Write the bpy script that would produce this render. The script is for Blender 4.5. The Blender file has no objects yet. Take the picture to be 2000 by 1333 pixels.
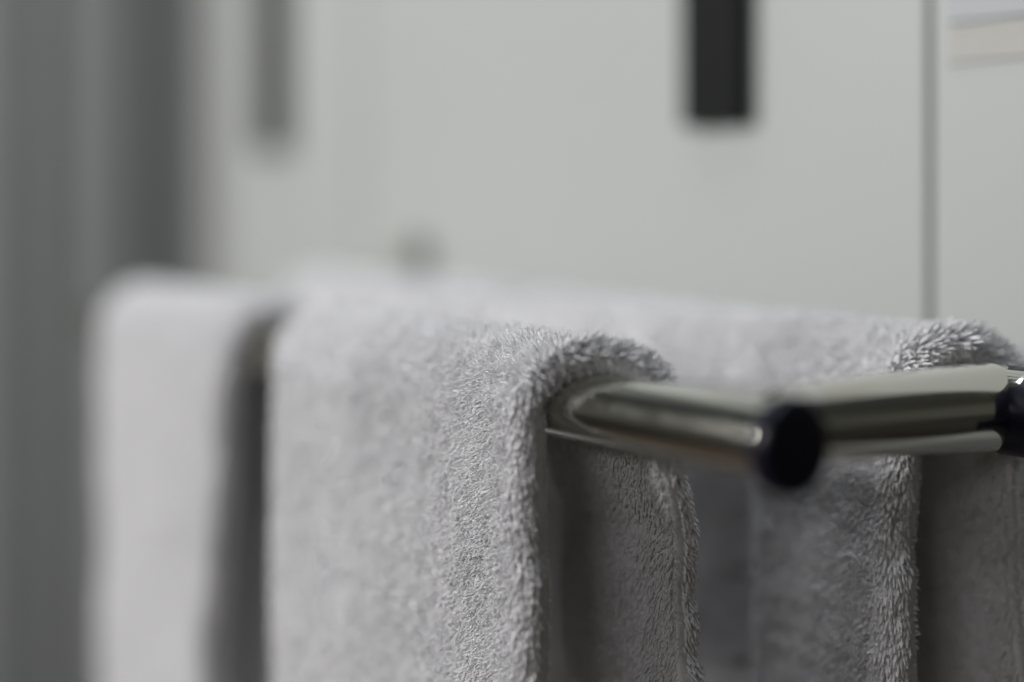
import bpy, math, random
import numpy as np

# ------------------------------------------------------------------ frame of reference
# The rails run along +t (away from the camera, to the left), s runs across them towards the wall.
# All layout numbers below are in millimetres.
CAMZ = 1200.0
DT = np.array((-0.603, 0.798, 0.0)); DT /= np.linalg.norm(DT)
DS = np.array((0.798, 0.603, 0.0)); DS /= np.linalg.norm(DS)
ORG = np.array((81.8, 421.0, CAMZ))
ZR = -72.4            # rail axis height relative to the camera
RAIL_R = 12.3
S2 = 129.0            # distance between the rails
WALL_S = 190.0

def W(s, t, z):
    """(s,t,z) mm -> world metres, vectorised"""
    s = np.asarray(s, float); t = np.asarray(t, float); z = np.asarray(z, float)
    s, t, z = np.broadcast_arrays(s, t, z)
    return (ORG + s[..., None]*DS + t[..., None]*DT + z[..., None]*np.array((0, 0, 1.0))) / 1000.0

scene = bpy.context.scene
col = scene.collection

# ------------------------------------------------------------------ camera
cam_d = bpy.data.cameras.new("camera"); cam = bpy.data.objects.new("camera", cam_d); col.objects.link(cam)
cam.location = (0, 0, CAMZ/1000); cam.rotation_euler = (math.radians(90), 0, 0)
cam_d.lens = 50; cam_d.sensor_width = 36
cam_d.shift_y = -(666.5-390)/2000
cam_d.clip_start = 0.02; cam_d.clip_end = 50
cam_d.dof.use_dof = True; cam_d.dof.focus_distance = 0.506; cam_d.dof.aperture_fstop = 1.16
cam_d.dof.aperture_blades = 0
scene.camera = cam

# ------------------------------------------------------------------ ambient room light
world = bpy.data.worlds.new("World"); scene.world = world; world.use_nodes = True
nt = world.node_tree; bg = nt.nodes["Background"]
tc = nt.nodes.new("ShaderNodeTexCoord"); sep = nt.nodes.new("ShaderNodeSeparateXYZ")
rmp = nt.nodes.new("ShaderNodeValToRGB"); mr = nt.nodes.new("ShaderNodeMapRange")
nt.links.new(tc.outputs["Generated"], sep.inputs[0]); nt.links.new(sep.outputs[2], mr.inputs[0])
mr.inputs[1].default_value = -1; mr.inputs[2].default_value = 1
nt.links.new(mr.outputs[0], rmp.inputs[0]); nt.links.new(rmp.outputs[0], bg.inputs[0])
e = rmp.color_ramp.elements
e[0].position = 0.0; e[0].color = (0.06, 0.05, 0.04, 1)
e[1].position = 1.0; e[1].color = (0.40, 0.43, 0.46, 1)
for p, c in ((0.22, (0.07, 0.06, 0.05, 1)), (0.33, (0.17, 0.165, 0.14, 1)), (0.41, (0.14, 0.135, 0.115, 1)), (0.46, (0.42, 0.42, 0.37, 1)),
             (0.54, (0.40, 0.40, 0.35, 1)), (0.61, (0.19, 0.19, 0.15, 1)), (0.78, (0.22, 0.23, 0.22, 1))):
    n = rmp.color_ramp.elements.new(p); n.color = c
bg.inputs[1].default_value = 0.15

def area(name, d, dist, size, power, color, target=(0, 80, ZR), size_y=None):
    L = bpy.data.lights.new(name, 'AREA'); o = bpy.data.objects.new(name, L); col.objects.link(o)
    L.shape = 'RECTANGLE'; L.size = size; L.size_y = size_y or size; L.energy = power; L.color = color
    d = np.array(d, float); d /= np.linalg.norm(d)
    tg = W(*target); o.location = tg + d*dist
    from mathutils import Vector
    o.rotation_euler = Vector(-d).to_track_quat('-Z', 'Y').to_euler()
    return o
area("left_key_light", (-0.92, -0.107, 0.36), 1.7, 0.40, 22.5, (1.0, 0.985, 0.965), size_y=.55)  # main light from the left, its source unseen
area("ceiling_light", (-0.02, 0.10, 1.0), 1.5, 0.9, 11.2, (0.92, 0.95, 1.0))
area("camera_side_fill", (-0.53, -0.79, 0.34), 1.9, 0.95, 3.3, (1.0, 0.98, 0.98), size_y=.3)  # unseen fill added on the camera side to light the back towel's front

scene.view_settings.view_transform = 'Standard'; scene.view_settings.look = 'None'
scene.view_settings.exposure = 0; scene.view_settings.gamma = 1
scene.render.engine = 'CYCLES'
scene.cycles.max_bounces = 8

# ------------------------------------------------------------------ helpers
def tag(o, label=None, cat=None, group=None, kind=None):
    if label: o['label'] = label
    if cat: o['category'] = cat
    if group: o['group'] = group
    if kind: o['kind'] = kind
    return o

def link_mesh(name, V, F, mat, parent=None, smooth=True, loc=None):
    """V in world metres; object origin is put at loc (or its mean) so it stands where it is."""
    V = np.asarray(V, float)
    me = bpy.data.meshes.new(name)
    base = np.zeros(3)
    if parent is None:
        base = np.array(loc if loc is not None else V.mean(0), float)
    else:
        base = np.array(parent.location)
    me.from_pydata((V-base).tolist(), [], [list(map(int, f)) for f in F]) if not isinstance(F, tuple) else None
    if isinstance(F, tuple):      # (loops, sizes) arrays, fast path
        loops, sizes = F
        me.vertices.add(len(V)); me.vertices.foreach_set("co", (V-base).astype(np.float32).ravel())
        me.loops.add(len(loops)); me.loops.foreach_set("vertex_index", loops.astype(np.int32))
        me.polygons.add(len(sizes))
        me.polygons.foreach_set("loop_start", np.concatenate(([0], np.cumsum(sizes)[:-1])).astype(np.int32))
        me.update(calc_edges=True)
    if smooth: me.polygons.foreach_set("use_smooth", np.ones(len(me.polygons), bool))
    me.materials.append(mat)
    o = bpy.data.objects.new(name, me); col.objects.link(o)
    if parent is None: o.location = base
    else: o.parent = parent
    return o

def empty(name, loc, **k):
    o = bpy.data.objects.new(name, None); col.objects.link(o); o.location = loc; o.empty_display_size = 0.02
    return tag(o, **k)

def box(s0, s1, t0, t1, z0, z1, bev=0.0):
    """axis-aligned (in s,t,z) box with chamfered edges"""
    import bmesh
    bm = bmesh.new(); bmesh.ops.create_cube(bm, size=1)
    for v in bm.verts:
        v.co.x = s0+(v.co.x+.5)*(s1-s0); v.co.y = t0+(v.co.y+.5)*(t1-t0); v.co.z = z0+(v.co.z+.5)*(z1-z0)
    if bev: bmesh.ops.bevel(bm, geom=bm.edges[:], offset=bev, segments=3, profile=.5, affect='EDGES')
    bm.normal_update()
    V = np.array([v.co[:] for v in bm.verts]); F = [[v.index for v in f.verts][::-1] for f in bm.faces]
    bm.free()
    return W(V[:, 0], V[:, 1], V[:, 2]), F

def lathe(axis_pts, radii, seg=96, cap0=True, cap1=True):
    """tube along axis points given in (s,t,z) with a radius at each; circular section"""
    P = W(*np.array(axis_pts, float).T); R = np.array(radii)/1000.0
    T = np.gradient(P, axis=0)
    T /= np.maximum(np.linalg.norm(T, axis=1)[:, None], 1e-12)
    main = P[-1]-P[0]; main /= np.linalg.norm(main)
    up = np.array((0, 0, 1.0)); a = np.cross(main, up); a /= np.linalg.norm(a); b = np.cross(a, main)
    th = np.linspace(0, 2*math.pi, seg, endpoint=False)
    V = []; F = []
    for p, r in zip(P, R):
        V.append(p + r*(np.cos(th)[:, None]*a + np.sin(th)[:, None]*b))
    V = np.concatenate(V); m = len(P)
    for i in range(m-1):
        for j in range(seg):
            k = (j+1) % seg
            F.append((i*seg+j, i*seg+k, (i+1)*seg+k, (i+1)*seg+j))
    if cap0: F.append(tuple(range(seg))[::-1])
    if cap1: F.append(tuple((m-1)*seg+j for j in range(seg)))
    return V, F

# ------------------------------------------------------------------ materials
def principled(name, colr, rough=.5, metal=0, spec=.5, sheen=0, var=0.0, vscale=200, bump=0, bscale=300):
    m = bpy.data.materials.new(name); m.use_nodes = True; n = m.node_tree.nodes; l = m.node_tree.links
    b = n["Principled BSDF"]
    b.inputs["Base Color"].default_value = (*colr, 1); b.inputs["Roughness"].default_value = rough
    b.inputs["Metallic"].default_value = metal; b.inputs["Specular IOR Level"].default_value = spec
    b.inputs["Sheen Weight"].default_value = sheen; b.inputs["Sheen Roughness"].default_value = .5
    tcn = n.new("ShaderNodeTexCoord")
    if var:
        no = n.new("ShaderNodeTexNoise"); no.inputs["Scale"].default_value = vscale; no.inputs["Detail"].default_value = 5
        l.new(tcn.outputs["Object"], no.inputs["Vector"])
        mp = n.new("ShaderNodeMapRange"); mp.inputs[3].default_value = 1-var; mp.inputs[4].default_value = 1+var
        l.new(no.outputs[0], mp.inputs[0])
        hs = n.new("ShaderNodeHueSaturation"); hs.inputs["Color"].default_value = (*colr, 1)
        l.new(mp.outputs[0], hs.inputs["Value"]); l.new(hs.outputs[0], b.inputs["Base Color"])
    if bump:
        no = n.new("ShaderNodeTexNoise"); no.inputs["Scale"].default_value = bscale; no.inputs["Detail"].default_value = 4
        l.new(tcn.outputs["Object"], no.inputs["Vector"])
        bp = n.new("ShaderNodeBump"); bp.inputs["Strength"].default_value = bump; bp.inputs["Distance"].default_value = .001
        l.new(no.outputs[0], bp.inputs["Height"]); l.new(bp.outputs[0], b.inputs["Normal"])
    return m

M_terry = principled("terry_cotton", (0.90, 0.90, 0.92), 1.0, spec=.02, sheen=.08, var=.10, vscale=160, bump=.6, bscale=900)
M_hem = principled("woven_hem", (0.75, 0.75, 0.76), .95, spec=.1, sheen=.1, var=.08, vscale=900, bump=.5, bscale=2500)
M_chrome = principled("chrome", (0.74, 0.74, 0.675), .12, metal=1, var=.04, vscale=40)
def wear(m):
    n = m.node_tree.nodes; l = m.node_tree.links; b = n["Principled BSDF"]
    tcn = n.new("ShaderNodeTexCoord"); no = n.new("ShaderNodeTexNoise"); no.inputs["Scale"].default_value = 130
    no.inputs["Detail"].default_value = 6
    mp = n.new("ShaderNodeMapRange"); mp.inputs[1].default_value = .35; mp.inputs[2].default_value = .75
    mp.inputs[3].default_value = .10; mp.inputs[4].default_value = .14
    l.new(tcn.outputs["Object"], no.inputs["Vector"]); l.new(no.outputs[0], mp.inputs[0]); l.new(mp.outputs[0], b.inputs["Roughness"])
wear(M_chrome)
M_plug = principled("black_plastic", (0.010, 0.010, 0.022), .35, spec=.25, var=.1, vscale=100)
M_glint = principled("dull_steel", (0.04, 0.04, 0.034), .25, metal=1, var=.05)  # dark metal of the added dome, toned to keep its glint low
M_lac = principled("white_lacquer", (0.53, 0.55, 0.542), .45, spec=.35, var=.03, vscale=6, bump=.02, bscale=60)
M_filler = principled("grey_filler", (0.36, 0.365, 0.36), .6, var=.05)
M_dark = principled("cabinet_interior", (0.34, 0.34, 0.33), .8, var=.05)
M_handle = principled("black_powder_coat", (0.012, 0.013, 0.013), .6, spec=.12, var=.15, vscale=120)
M_knob = principled("brushed_steel", (0.45, 0.46, 0.42), .5, metal=.4, var=.1)
M_beige = principled("beige_edge_band", (0.53, 0.525, 0.495), .6, var=.05)
M_paper = principled("cool_white_board", (0.53, 0.545, 0.575), .6, var=.02)
M_curt = principled("grey_curtain_fabric", (0.24, 0.25, 0.25), .9, spec=.1, sheen=.1, var=.08, vscale=30)
M_floor = principled("brown_floor", (0.17, 0.127, 0.10), .5, var=.25, vscale=5)

# ------------------------------------------------------------------ setting: floor, wall behind the cupboards
V = W([-1800, 1500, 1500, -1800], [-1500, -1500, 2600, 2600], [-1190]*4)
tag(link_mesh("floor", V, [(0, 1, 2, 3)][::1], M_floor, smooth=False), kind='structure')
V, F = box(WALL_S+26, WALL_S+60, -38, 815, -1185, 1200)
tag(link_mesh("wall", V, F, M_dark, smooth=False), kind='structure')

# white cupboard fronts
def cupboard(t0, t1, handle_t, label):
    root = empty("cupboard_door", W(WALL_S+10, (t0+t1)/2, -1180), label=label, cat="cupboard door",
                 group="white cupboard doors behind the towel rack")
    V, F = box(WALL_S, WALL_S+20, t0, t1, -1180, 1190, 1.5)
    link_mesh("door_panel", V, F, M_lac, root, smooth=False)
    if handle_t:
        V, F = box(WALL_S-9, WALL_S+0.5, handle_t-21.5, handle_t+21.5, 36.5, 420, 2.5)
        link_mesh("handle", V, F, M_handle, root, smooth=False)
    return root
cupboard(92.5, 560, 214, "white cupboard door with the crisp black strip handle above the towels")
cupboard(563, 773, 684, "far white cupboard door with the blurred grey-looking strip handle, beside the grey curtain")
d3 = cupboard(-36, 89.6, None, "white cupboard door at the right edge with beige band, right of the thin dark gap")
V, F = box(WALL_S-1.4, WALL_S+0.5, -34, 81, 57, 72, .8)
link_mesh("edge_band", V, F, M_beige, d3, smooth=False)
V, F = box(WALL_S-2.4, WALL_S+0.6, -34, 81, 74, 400, .8)
link_mesh("upper_board", V, F, M_paper, d3, smooth=False)
V, F = box(WALL_S-1.5, WALL_S+20, 774, 806, -1180, 1190, 1.0)
tag(link_mesh("filler_panel", V, F, M_filler, smooth=False), "narrow grey upright panel between the far white door and the grey curtain", "filler panel")
# small knob on the first door, low behind the towels
V, F = lathe([(WALL_S+.5, 486, -33), (WALL_S-8, 486, -33), (WALL_S-9, 486, -33), (WALL_S-16, 486, -33), (WALL_S-18, 486, -33)], [5, 5, 12, 12, 9], 40)
tag(link_mesh("door_knob", V, F, M_knob, loc=W(WALL_S, 486, -33)), "small blurred grey-green metal knob on the white door just above the towels", "knob")

# grey pleated curtain at the far left
uu = np.linspace(0, 1, 260); zz = np.linspace(-1180, 1150, 12)
def curtain_y(x):
    return 1330 + 9*np.sin(x*.055) + 7*np.sin(x*.021+1.3) + 7*np.sin(x*.13+.5)
X = -1150+uu*(-1150*-1 + -190)
Vc = []; 
for off in (0, 3.0):
    for z in zz:
        Vc.append(np.stack([X, curtain_y(X)+off, np.full_like(X, z+CAMZ)], 1)/1000)
Vc = np.concatenate(Vc); nx = len(X); nz = len(zz); Fc = []
for h in range(2):
    for i in range(nz-1):
        for j in range(nx-1):
            a = h*nx*nz+i*nx+j; q = (a, a+1, a+nx+1, a+nx); Fc.append(q if h == 0 else q[::-1])
tag(link_mesh("curtain", Vc, Fc, M_curt), "grey pleated curtain hanging out of focus at the far left", "curtain")

# ------------------------------------------------------------------ towel rack
rack = empty("towel_rack", W(0, 300, ZR), label="polished chrome two-rail towel rack with black end plugs, carrying the white towels", cat="towel rack")
def rail(s, t_end, name="rail"):
    ts = [0.0, .25, .8, 1.7, 3.0, 6] + list(np.linspace(20, t_end, 30))
    rs = [RAIL_R-1.9, RAIL_R-1.1, RAIL_R-.5, RAIL_R-.12, RAIL_R, RAIL_R] + [RAIL_R]*30
    V, F = lathe([(s, t, ZR) for t in ts], rs, 128)
    return link_mesh(name, V, F, M_chrome, rack)
rail(0, 560); rail(S2, 560)
def plug(s, r, dz=0, t0=0):
    ts = [.6+t0, .3+t0, -.2+t0, -2.6, -3.4, -3.9, -4.2]; rs = [r-1, r-.25, r, r, r-.4, r-1.4, r-4]
    V, F = lathe([(s, t, ZR+dz) for t in ts][::-1], rs[::-1], 96)
    return link_mesh("end_plug", V, F, M_plug, rack)
plug(0, 14.7, -0.5, 2.2); plug(S2+2.2, 16.0, -3.2, 14)
# little dome added on the front rail's side to catch a glint
import bmesh
bm = bmesh.new(); bmesh.ops.create_uvsphere(bm, u_segments=32, v_segments=20, radius=1.4)
V = np.array([v.co[:] for v in bm.verts]); Fs = [[v.index for v in f.verts] for f in bm.faces]; bm.free()
link_mesh("glint_dome", V/1000+W(-11.4, 9.5, ZR+5.8), Fs, M_glint, rack)
# black wedge added for the shadow and reflection at the cross tube joint
def joint_shade():
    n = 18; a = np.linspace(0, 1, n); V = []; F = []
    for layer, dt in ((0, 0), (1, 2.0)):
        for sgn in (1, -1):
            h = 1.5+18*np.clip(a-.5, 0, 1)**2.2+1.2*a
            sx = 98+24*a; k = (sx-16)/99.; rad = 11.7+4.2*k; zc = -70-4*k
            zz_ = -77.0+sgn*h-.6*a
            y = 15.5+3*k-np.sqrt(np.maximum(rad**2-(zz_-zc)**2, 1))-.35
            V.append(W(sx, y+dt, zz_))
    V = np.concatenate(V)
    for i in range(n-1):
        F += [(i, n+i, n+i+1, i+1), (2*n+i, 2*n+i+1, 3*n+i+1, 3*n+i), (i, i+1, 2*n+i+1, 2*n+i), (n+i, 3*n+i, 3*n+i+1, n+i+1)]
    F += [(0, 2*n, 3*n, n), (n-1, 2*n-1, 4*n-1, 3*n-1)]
    link_mesh("joint_shade", V, F, M_plug, rack)
joint_shade()
# near cross tube, widening towards the back rail
sv = np.linspace(2, S2-1, 30); f = np.clip((sv-16)/(115-16), 0, 1.2); g0 = np.clip((16-sv)/12, 0, 1)
V, F = lathe([(s, 15.5+3*k, -70-4*k-2.2*g) for s, k, g in zip(sv, f, g0)], list(11.7+4.2*f-.7*g0), 96)
link_mesh("crossbar", V, F, M_chrome, rack)
V, F = lathe([(s, 545, ZR) for s in np.linspace(-2, WALL_S-1, 20)], [9]*20, 64)
link_mesh("crossbar", V, F, M_chrome, rack)
V, F = lathe([(WALL_S-7, 545, ZR), (WALL_S-5, 545, ZR), (WALL_S-.5, 545, ZR)], [22, 25, 25], 64)
link_mesh("wall_flange", V, F, M_chrome, rack)

# ------------------------------------------------------------------ terry towels
class Noise:
    def __init__(self, seed, n=64):
        self.g = np.random.RandomState(seed).rand(n, n, n)*2-1; self.n = n
    def __call__(self, x, y, z, sc):
        x = x/sc; y = y/sc; z = z/sc
        xi = np.floor(x).astype(int); yi = np.floor(y).astype(int); zi = np.floor(z).astype(int)
        f = lambda a: a*a*(3-2*a)
        fx = f(x-xi); fy = f(y-yi); fz = f(z-zi); n = self.n; r = 0
        for a in (0, 1):
            for b in (0, 1):
                for c in (0, 1):
                    r = r + self.g[(xi+a) % n, (yi+b) % n, (zi+c) % n]*(fx if a else 1-fx)*(fy if b else 1-fy)*(fz if c else 1-fz)
        return r

class Towel:
    def __init__(self, s_c, t_near, t_far, skew, front, back, T=10.0, R=5.0, seed=1, fold=None, splay=0, flare=0, flare_len=32):
        self.flare = flare; self.flare_len = flare_len
        self.sc = s_c; self.skew = skew; self.T = T; self.N = Noise(seed); self.N2 = Noise(seed+50); self.fold = fold
        self.t_near = t_near; self.rng = np.random.RandomState(seed+7)
        L = t_far-t_near; self.L = L
        # closed profile in (t,n): inner face far->near, near end, outer corner, outer face near->far, far end
        P = []
        def arc(cx, cy, r, a0, a1, k):
            for a in np.linspace(a0, a1, k): P.append((cx+r*math.cos(a), cy+r*math.sin(a)))
        ri = 1.6
        arc(ri, ri, ri, -math.pi/2, -math.pi, 8)
        # outer corner, elliptical: longer along t
        for a in np.linspace(0, math.pi/2, 16):
            P.append((R*1.5*(1-math.cos(a)), (T-R*.9)+R*.9*math.sin(a)))
        arc(L-T/2, T/2, T/2, math.pi/2, -math.pi/2, 14)
        P.append((ri, 0.0))
        P = np.array(P); d = np.r_[0, np.cumsum(np.linalg.norm(np.diff(P, axis=0), axis=1))]
        self.P = P; self.Pd = d; self.wl = d[-1]
        # key arc lengths
        self.w_end0 = d[7]; self.w_corner = d[23]; self.w_far = d[24]
        # path in (s,z): from front bottom up, over, down the back
        r = RAIL_R+.7; Q = []; NN = []
        for z in np.linspace(-front, 0, 60): Q.append((-r, z)); NN.append((-1, 0))
        for a in np.linspace(math.pi, 0, 50)[1:-1]: Q.append((r*math.cos(a), r*math.sin(a))); NN.append((math.cos(a), math.sin(a)))
        for z in np.linspace(0, -back, 60): Q.append((r+splay*(-z/back)**1.3, z)); NN.append((1, 0))
        Q = np.array(Q); NN = np.array(NN, float)
        self.Q = Q; self.NN = NN; self.Qd = np.r_[0, np.cumsum(np.linalg.norm(np.diff(Q, axis=0), axis=1))]; self.ql = self.Qd[-1]
        self.front = front; self.back = back
        self.q_front = self.Qd[59]; self.q_back = self.Qd[108]
    def F(self, w, q, noise=True):
        w = np.mod(w, self.wl)
        t = np.interp(w, self.Pd, self.P[:, 0]); n = np.interp(w, self.Pd, self.P[:, 1])
        s = np.interp(q, self.Qd, self.Q[:, 0]); z = np.interp(q, self.Qd, self.Q[:, 1])
        ns = np.interp(q, self.Qd, self.NN[:, 0]); nz = np.interp(q, self.Qd, self.NN[:, 1])
        l = np.sqrt(ns**2+nz**2); ns /= l; nz /= l
        near = np.clip(1-t/60, 0, 1)
        tt = self.t_near + t + self.skew(s, z)*np.clip(1-t/self.L, 0, 1)
        # outline of the near edge wanders a little
        tt = tt + near*(2.6*self.N(q, q*0+3, q*0, 38)+1.1*self.N(q, q*0+9, q*0, 11))
        hang = np.clip(-z/60, 0, 1)
        dn = 0
        if noise:
            a = n/self.T
            dn = 1.5*hang*self.N(tt, q, q*0, 45) + a*(.22*self.N(tt, q, q*0+20, 17)+.25*self.N2(tt, q, n, 6))
            n = n*(1+.05*self.N2(tt, q, q*0, 30))
        n = n+dn
        if self.flare: n = n+np.where(s > 0, 1, 0)*np.clip(-z/45, 0, 1)**1.3*(self.flare[0]+self.flare[1]*(1-np.exp(-np.clip(t, 0, None)/self.flare_len)))
        if self.fold is not None: n = n+self.fold(tt, z)*hang
        return self.sc+s+ns*n, tt, ZR+z+nz*n
    def grid(self, nw_, nq_):
        near_w = np.r_[np.linspace(0, self.w_corner+30, int(nw_*.4), endpoint=False),
                       np.linspace(self.w_corner+30, self.wl-60, int(nw_*.35), endpoint=False),
                       np.linspace(self.wl-60, self.wl, int(nw_*.25), endpoint=False)]
        q = np.linspace(0, self.ql, nq_)
        Wg, Qg = np.meshgrid(near_w, q, indexing='ij')
        s, t, z = self.F(Wg.ravel(), Qg.ravel()); V = W(s, t, z)
        a = len(near_w); b = nq_
        I = np.arange(a*b).reshape(a, b); I2 = np.roll(I, -1, axis=0)
        quads = np.stack([I[:, :-1], I2[:, :-1], I2[:, 1:], I[:, 1:]], -1).reshape(-1, 4)[:, ::-1]
        loops = [quads.ravel()]; sizes = [np.full(len(quads), 4)]
        loops.append(I[:, 0]); sizes.append(np.array([a])); loops.append(I[::-1, -1]); sizes.append(np.array([a]))
        return V, np.concatenate(loops), np.concatenate(sizes)
    def strands(self, regions):
        """regions: (w0,w1,q0,q1,density per mm2,length,radius,droop,flat,spread)"""
        VV = []; LL = []; SS = []; base = 0
        for (w0, w1, q0, q1, den, ln, rad, droop, spread) in regions:
            k = int((w1-w0)*(q1-q0)*den)
            if k <= 0: continue
            # jittered grid keeps the tufts evenly spaced like a weave
            step = 1/math.sqrt(den)
            a = np.arange(w0, w1, step); b = np.arange(q0, q1, step)
            A, B = np.meshgrid(a, b, indexing='ij'); A = A.ravel(); B = B.ravel()
            A = A+self.rng.uniform(-.42, .42, len(A))*step; B = B+self.rng.uniform(-.42, .42, len(B))*step
            B = np.clip(B, .5, self.ql-.5); k = len(A); e = .4
            st = lambda w, q: np.stack(self.F(w, q), -1)
            p = st(A, B); dw = st(A+e, B)-st(A-e, B); dq = st(A, B+e)-st(A, B-e)
            N = np.cross(dq, dw); N /= np.linalg.norm(N, axis=1)[:, None]+1e-9      # (s,t,z) right/left handed: fixed below
            c = np.stack(self.F(np.full(k, self.w_end0*0+ .0), B), -1)
            N = N*self.sgn
            down = np.array((0, 0, -1.0)); dtan = down-N*(N@down)[:, None]
            x, y, z = p.T
            nzp = np.clip(np.interp(B, self.Qd, self.NN[:, 1])*1.7, 0, 1)
            droop_ = droop*(1-nzp)
            fld = np.stack([self.N(x, y, z, 7), self.N2(x, y, z+40, 7), self.N(x+90, y, z, 7)], -1)
            fl2 = np.stack([self.N(x, y+60, z, 22), self.N2(x, y, z+140, 22), self.N(x+190, y, z, 22)], -1)
            fl3 = np.stack([self.N2(x, y+60, z, 2.6), self.N(x, y, z+140, 2.6), self.N2(x+190, y, z, 2.6)], -1)
            rnd = self.rng.normal(size=(k, 3))
            lean = .13*fld+.12*fl2+.22*fl3+spread*rnd
            lean -= N*np.einsum('ij,ij->i', lean, N)[:, None]
            lean += droop_[:, None]*dtan
            if droop > .6: lean[:, 1] -= .55*nzp
            d0 = N+.35*lean; d0 /= np.linalg.norm(d0, axis=1)[:, None]
            Ls = ln*(1+.22*nzp)*self.rng.uniform(.7, 1.2, k)*(1+.25*self.N(x, y, z+77, 5)); rs = rad*self.rng.uniform(.75, 1.25, k)
            hs = np.array((0, .35, .68, .92)); rr = np.array((1.0, 1.1, 1.0, .74))
            C = []
            for h in hs:
                C.append(p-N*.6+d0*((h-.30*h*h*np.clip(droop_, 0, 1.2))*Ls)[:, None]+lean*(h*h*.75*Ls)[:, None])
            h = 1.04; tip = p-N*.6+d0*((h-.30*h*h*np.clip(droop_, 0, 1.2))*Ls)[:, None]+lean*(h*h*.75*Ls)[:, None]
            C = np.stack(C, 1)                                    # k,4,3
            T = np.concatenate([C[:, 1:], tip[:, None]], 1)-C; T /= np.linalg.norm(T, axis=2)[..., None]+1e-9
            ref = self.rng.normal(size=(k, 1, 3)); a = np.cross(T, ref); a /= np.linalg.norm(a, axis=2)[..., None]+1e-9
            b = np.cross(T, a); ring = []
            for j in range(4):
                th = j*math.pi/2
                ring.append(C+(rs[:, None]*rr)[..., None]*(math.cos(th)*a+math.sin(th)*b))
            ring = np.stack(ring, 2).reshape(k, 16, 3)
            v = np.concatenate([ring, tip[:, None]], 1).reshape(-1, 3)
            q4 = []; t3 = []
            for r_ in range(3):
                for j in range(4):
                    m = (j+1) % 4; q4.append((r_*4+j, r_*4+m, r_*4+4+m, r_*4+4+j))
            for j in range(4): t3.append((12+j, 12+(j+1) % 4, 16))
            o = base+np.arange(k)[:, None]*17
            pat = np.concatenate([np.array(q4).ravel(), np.array(t3).ravel()])[None]
            LL.append((pat+o).ravel()); SS.append(np.tile(np.r_[np.full(12, 4), np.full(4, 3)], k))
            VV.append(v); base += len(v)
        v = np.concatenate(VV)
        return W(v[:, 0], v[:, 1], v[:, 2]), np.concatenate(LL), np.concatenate(SS)
    def fix_sign(self):
        # find sign that makes outer-face normals point away from the rail on the front drape
        w = np.array([self.w_corner+20.]); q = np.array([self.q_front*.5]); e = .4
        st = lambda w, q: np.stack(self.F(w, q, False), -1)
        N = np.cross(st(w, q+e)-st(w, q-e), st(w+e, q)-st(w-e, q))[0]
        self.sgn = 1.0 if N[0] < 0 else -1.0
    def build(self, label, regions, nw_=260, nq_=300, hem=True):
        self.fix_sign()
        V1, L1, S1 = self.grid(nw_, nq_)
        V2, L2, S2_ = self.strands(regions)
        o = link_mesh("towel", np.concatenate([V1, V2]), (np.concatenate([L1, L2+len(V1)]), np.concatenate([S1, S2_])), M_terry,
                      loc=W(self.sc, self.t_near+self.L/2, ZR+RAIL_R))
        tag(o, label, "towel", "white terry towels folded over the towel rack rails")
        if hem:   # flat woven edge that closes the near end, a strip set just proud of the pile body
            q = np.linspace(3, self.ql-3, 420); ws = np.linspace(self.w_end0-1.2, self.w_end0+(self.T-4.5-1.6)+1.2, 5)
            Vs = []
            for w in ws:
                s, t, z = self.F(np.full_like(q, w), q); t = t-.5-.25*np.sin(q*2.1)
                Vs.append(W(s, t, z))
            for w in ws[::-1]:
                s, t, z = self.F(np.full_like(q, w), q); Vs.append(W(s, t+.8, z))
            k = len(q); m = len(Vs); Fh = []
            for i in range(m):
                i2 = (i+1) % m
                for j in range(k-1): Fh.append((i*k+j, i2*k+j, i2*k+j+1, i*k+j+1))
            link_mesh("hem", np.concatenate(Vs), Fh, M_hem, o)
        return o

# --- near towel on the front rail
def skewB(s, z):
    k = np.interp(s, [-14, 0, 14], [12, 0, -16]); return k+np.where(s > 0, np.clip(-z, 0, 45)/45*7, 0)
B = Towel(0, 86, 280, skewB, 190, 190, seed=3, splay=3, flare=(14, 3), flare_len=20)
wc = B.w_corner; we = B.w_end0; qf = B.q_front; qb = B.q_back; ql = B.ql
q0 = qf-112
B.build("white terry towel over the front rail, in focus, its fuzzy end beside bare chrome", [
    (wc-1, wc+62, q0, qb+14, 2.2, 3.0, .27, .15, .22),        # outer face by the near end
    (wc+62, wc+115, q0-20, qb, 1.3, 3.0, .36, .15, .22),
    (wc+115, wc+194, q0-60, qb, .5, 3.2, .62, .15, .18),
    (we+4.4, wc-1, q0, qf+4, 1.3, 4.2, .40, .95, .14),        # rounded corner: loops lie down
    (we+4.4, wc-1, qf+4, qb+14, 1.5, 4.4, .36, .95, .16),      # ... and stand up over the bend
    (we-2.0, we+2.5, qf+6, qb+10, 1.2, 2.6, .30, .2, .3),
    (we-2.6, we-.6, q0, qb+90, 1.6, 1.8, .22, .2, .3),         # inner lip fuzz
    (B.wl-24, B.wl, q0, qf+45, .8, 2.2, .35, .6, .2),          # inner face, front half
    (B.wl-60, B.wl, qb-14, qb+112, .95, 3.4, .46, .9, .16),   # inner face of the back drape
    (we+2, wc+10, qb+14, qb+112, .9, 4.0, .45, .8, .15),
    (wc+10, wc+70, qb, qb+112, .4, 4.4, .7, .4, .2),
], 300, 340)

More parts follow.
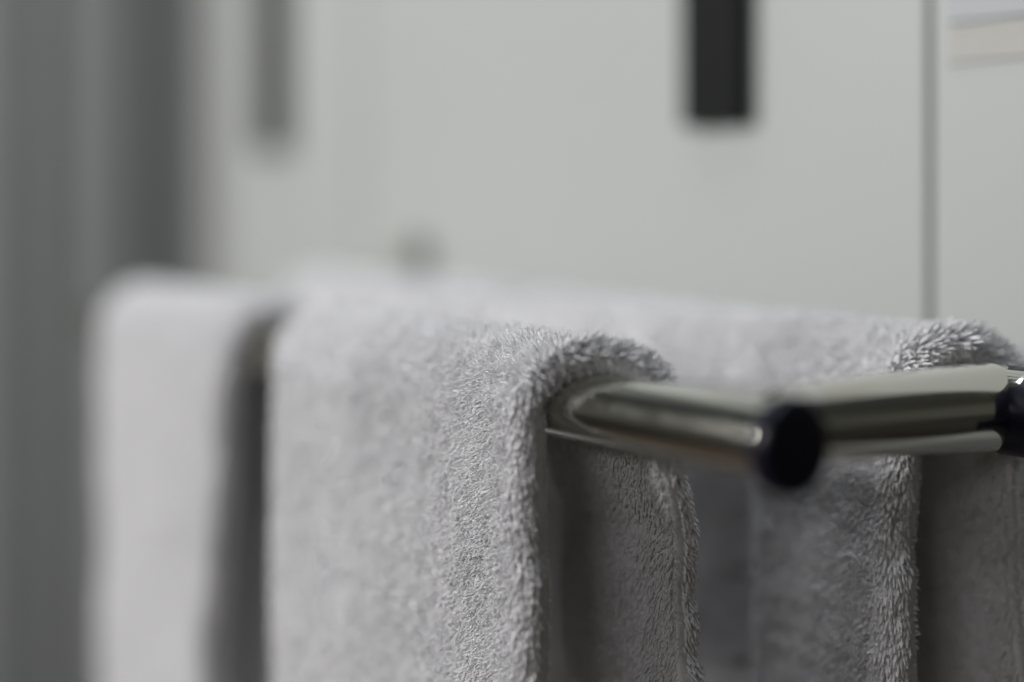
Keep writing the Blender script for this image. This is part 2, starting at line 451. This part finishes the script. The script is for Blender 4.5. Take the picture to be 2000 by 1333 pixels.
# --- far towel on the front rail
def skewA(s, z): return np.interp(s, [-14, 0, 14], [10, 0, -12])+np.where(s < 0, np.clip(-z, 0, 140)/140*26, 0)
A = Towel(0, 318, 486, skewA, 300, 260, seed=11, splay=3, flare=(3, 3), flare_len=40)
wc = A.w_corner; we = A.w_end0
A.build("white terry towel farthest along the front rail, left of the dark gap and fully blurred", [
    (we, wc+160, A.q_front-290, A.q_back+20, .6, 3.4, .62, .2, .2),
    (A.wl-40, A.wl, A.q_front-200, A.q_back+100, .2, 3, .9, .6, .2)], 200, 240, hem=False)

# --- near towel on the back rail
def skewC(s, z):
    k = np.interp(s, [-14, 0, 14], [7, 0, -10]); return k-np.where(s > 0, np.clip(-z, 0, 110)/110*6, 0)
def foldC(t, z):
    return 15/(1+np.exp((t-113)/2.6))-9+2.0*np.sin((t-40)*.075)
C = Towel(S2, 32, 300, skewC, 230, 230, seed=23, fold=foldC)
wc = C.w_corner; we = C.w_end0; qf = C.q_front; qb = C.q_back
q0 = qf-122
C.build("white terry towel over the back rail, its fuzzy end near the right edge", [
    (wc-1, wc+66, q0, qb+14, 1.9, 3.3, .30, .15, .22),
    (wc+66, wc+130, q0, qb+10, 1.0, 3.2, .42, .15, .18),
    (wc+130, wc+250, q0, qb, .4, 3.4, .7, .2, .2),
    (we+4.6, wc+3, q0, qf+4, .85, 4.2, .60, .95, .14),
    (we+4.2, wc+3, qf+4, qb+14, 1.3, 5.0, .42, .95, .16),
    (we-2.0, we+3.0, qf+6, qb+10, 1.1, 3.4, .36, .2, .3),
    (we-2.6, we-.6, q0, qb+90, 1.3, 2.4, .28, .2, .3),
    (C.wl-24, C.wl, q0, qf+45, .8, 3.0, .42, .6, .2),
    (C.wl-60, C.wl, qb-14, qb+130, .9, 4.4, .55, 1.0, .14),
    (we+2, wc+10, qb+14, qb+130, .9, 4.0, .45, .8, .15),
    (wc+10, wc+60, qb, qb+112, .3, 4.4, .8, .4, .2),
], 300, 340)

# --- far towel on the back rail
def skew0(s, z): return 0*s
D = Towel(S2, 304, 530, skew0, 230, 230, seed=31)
wc = D.w_corner; we = D.w_end0
D.build("white terry towel at the far end of the back rail, only its blurred top showing", [
    (we, wc+210, D.q_front-60, D.q_back+10, .22, 4.6, 1.0, .3, .2)], 160, 160, hem=False)
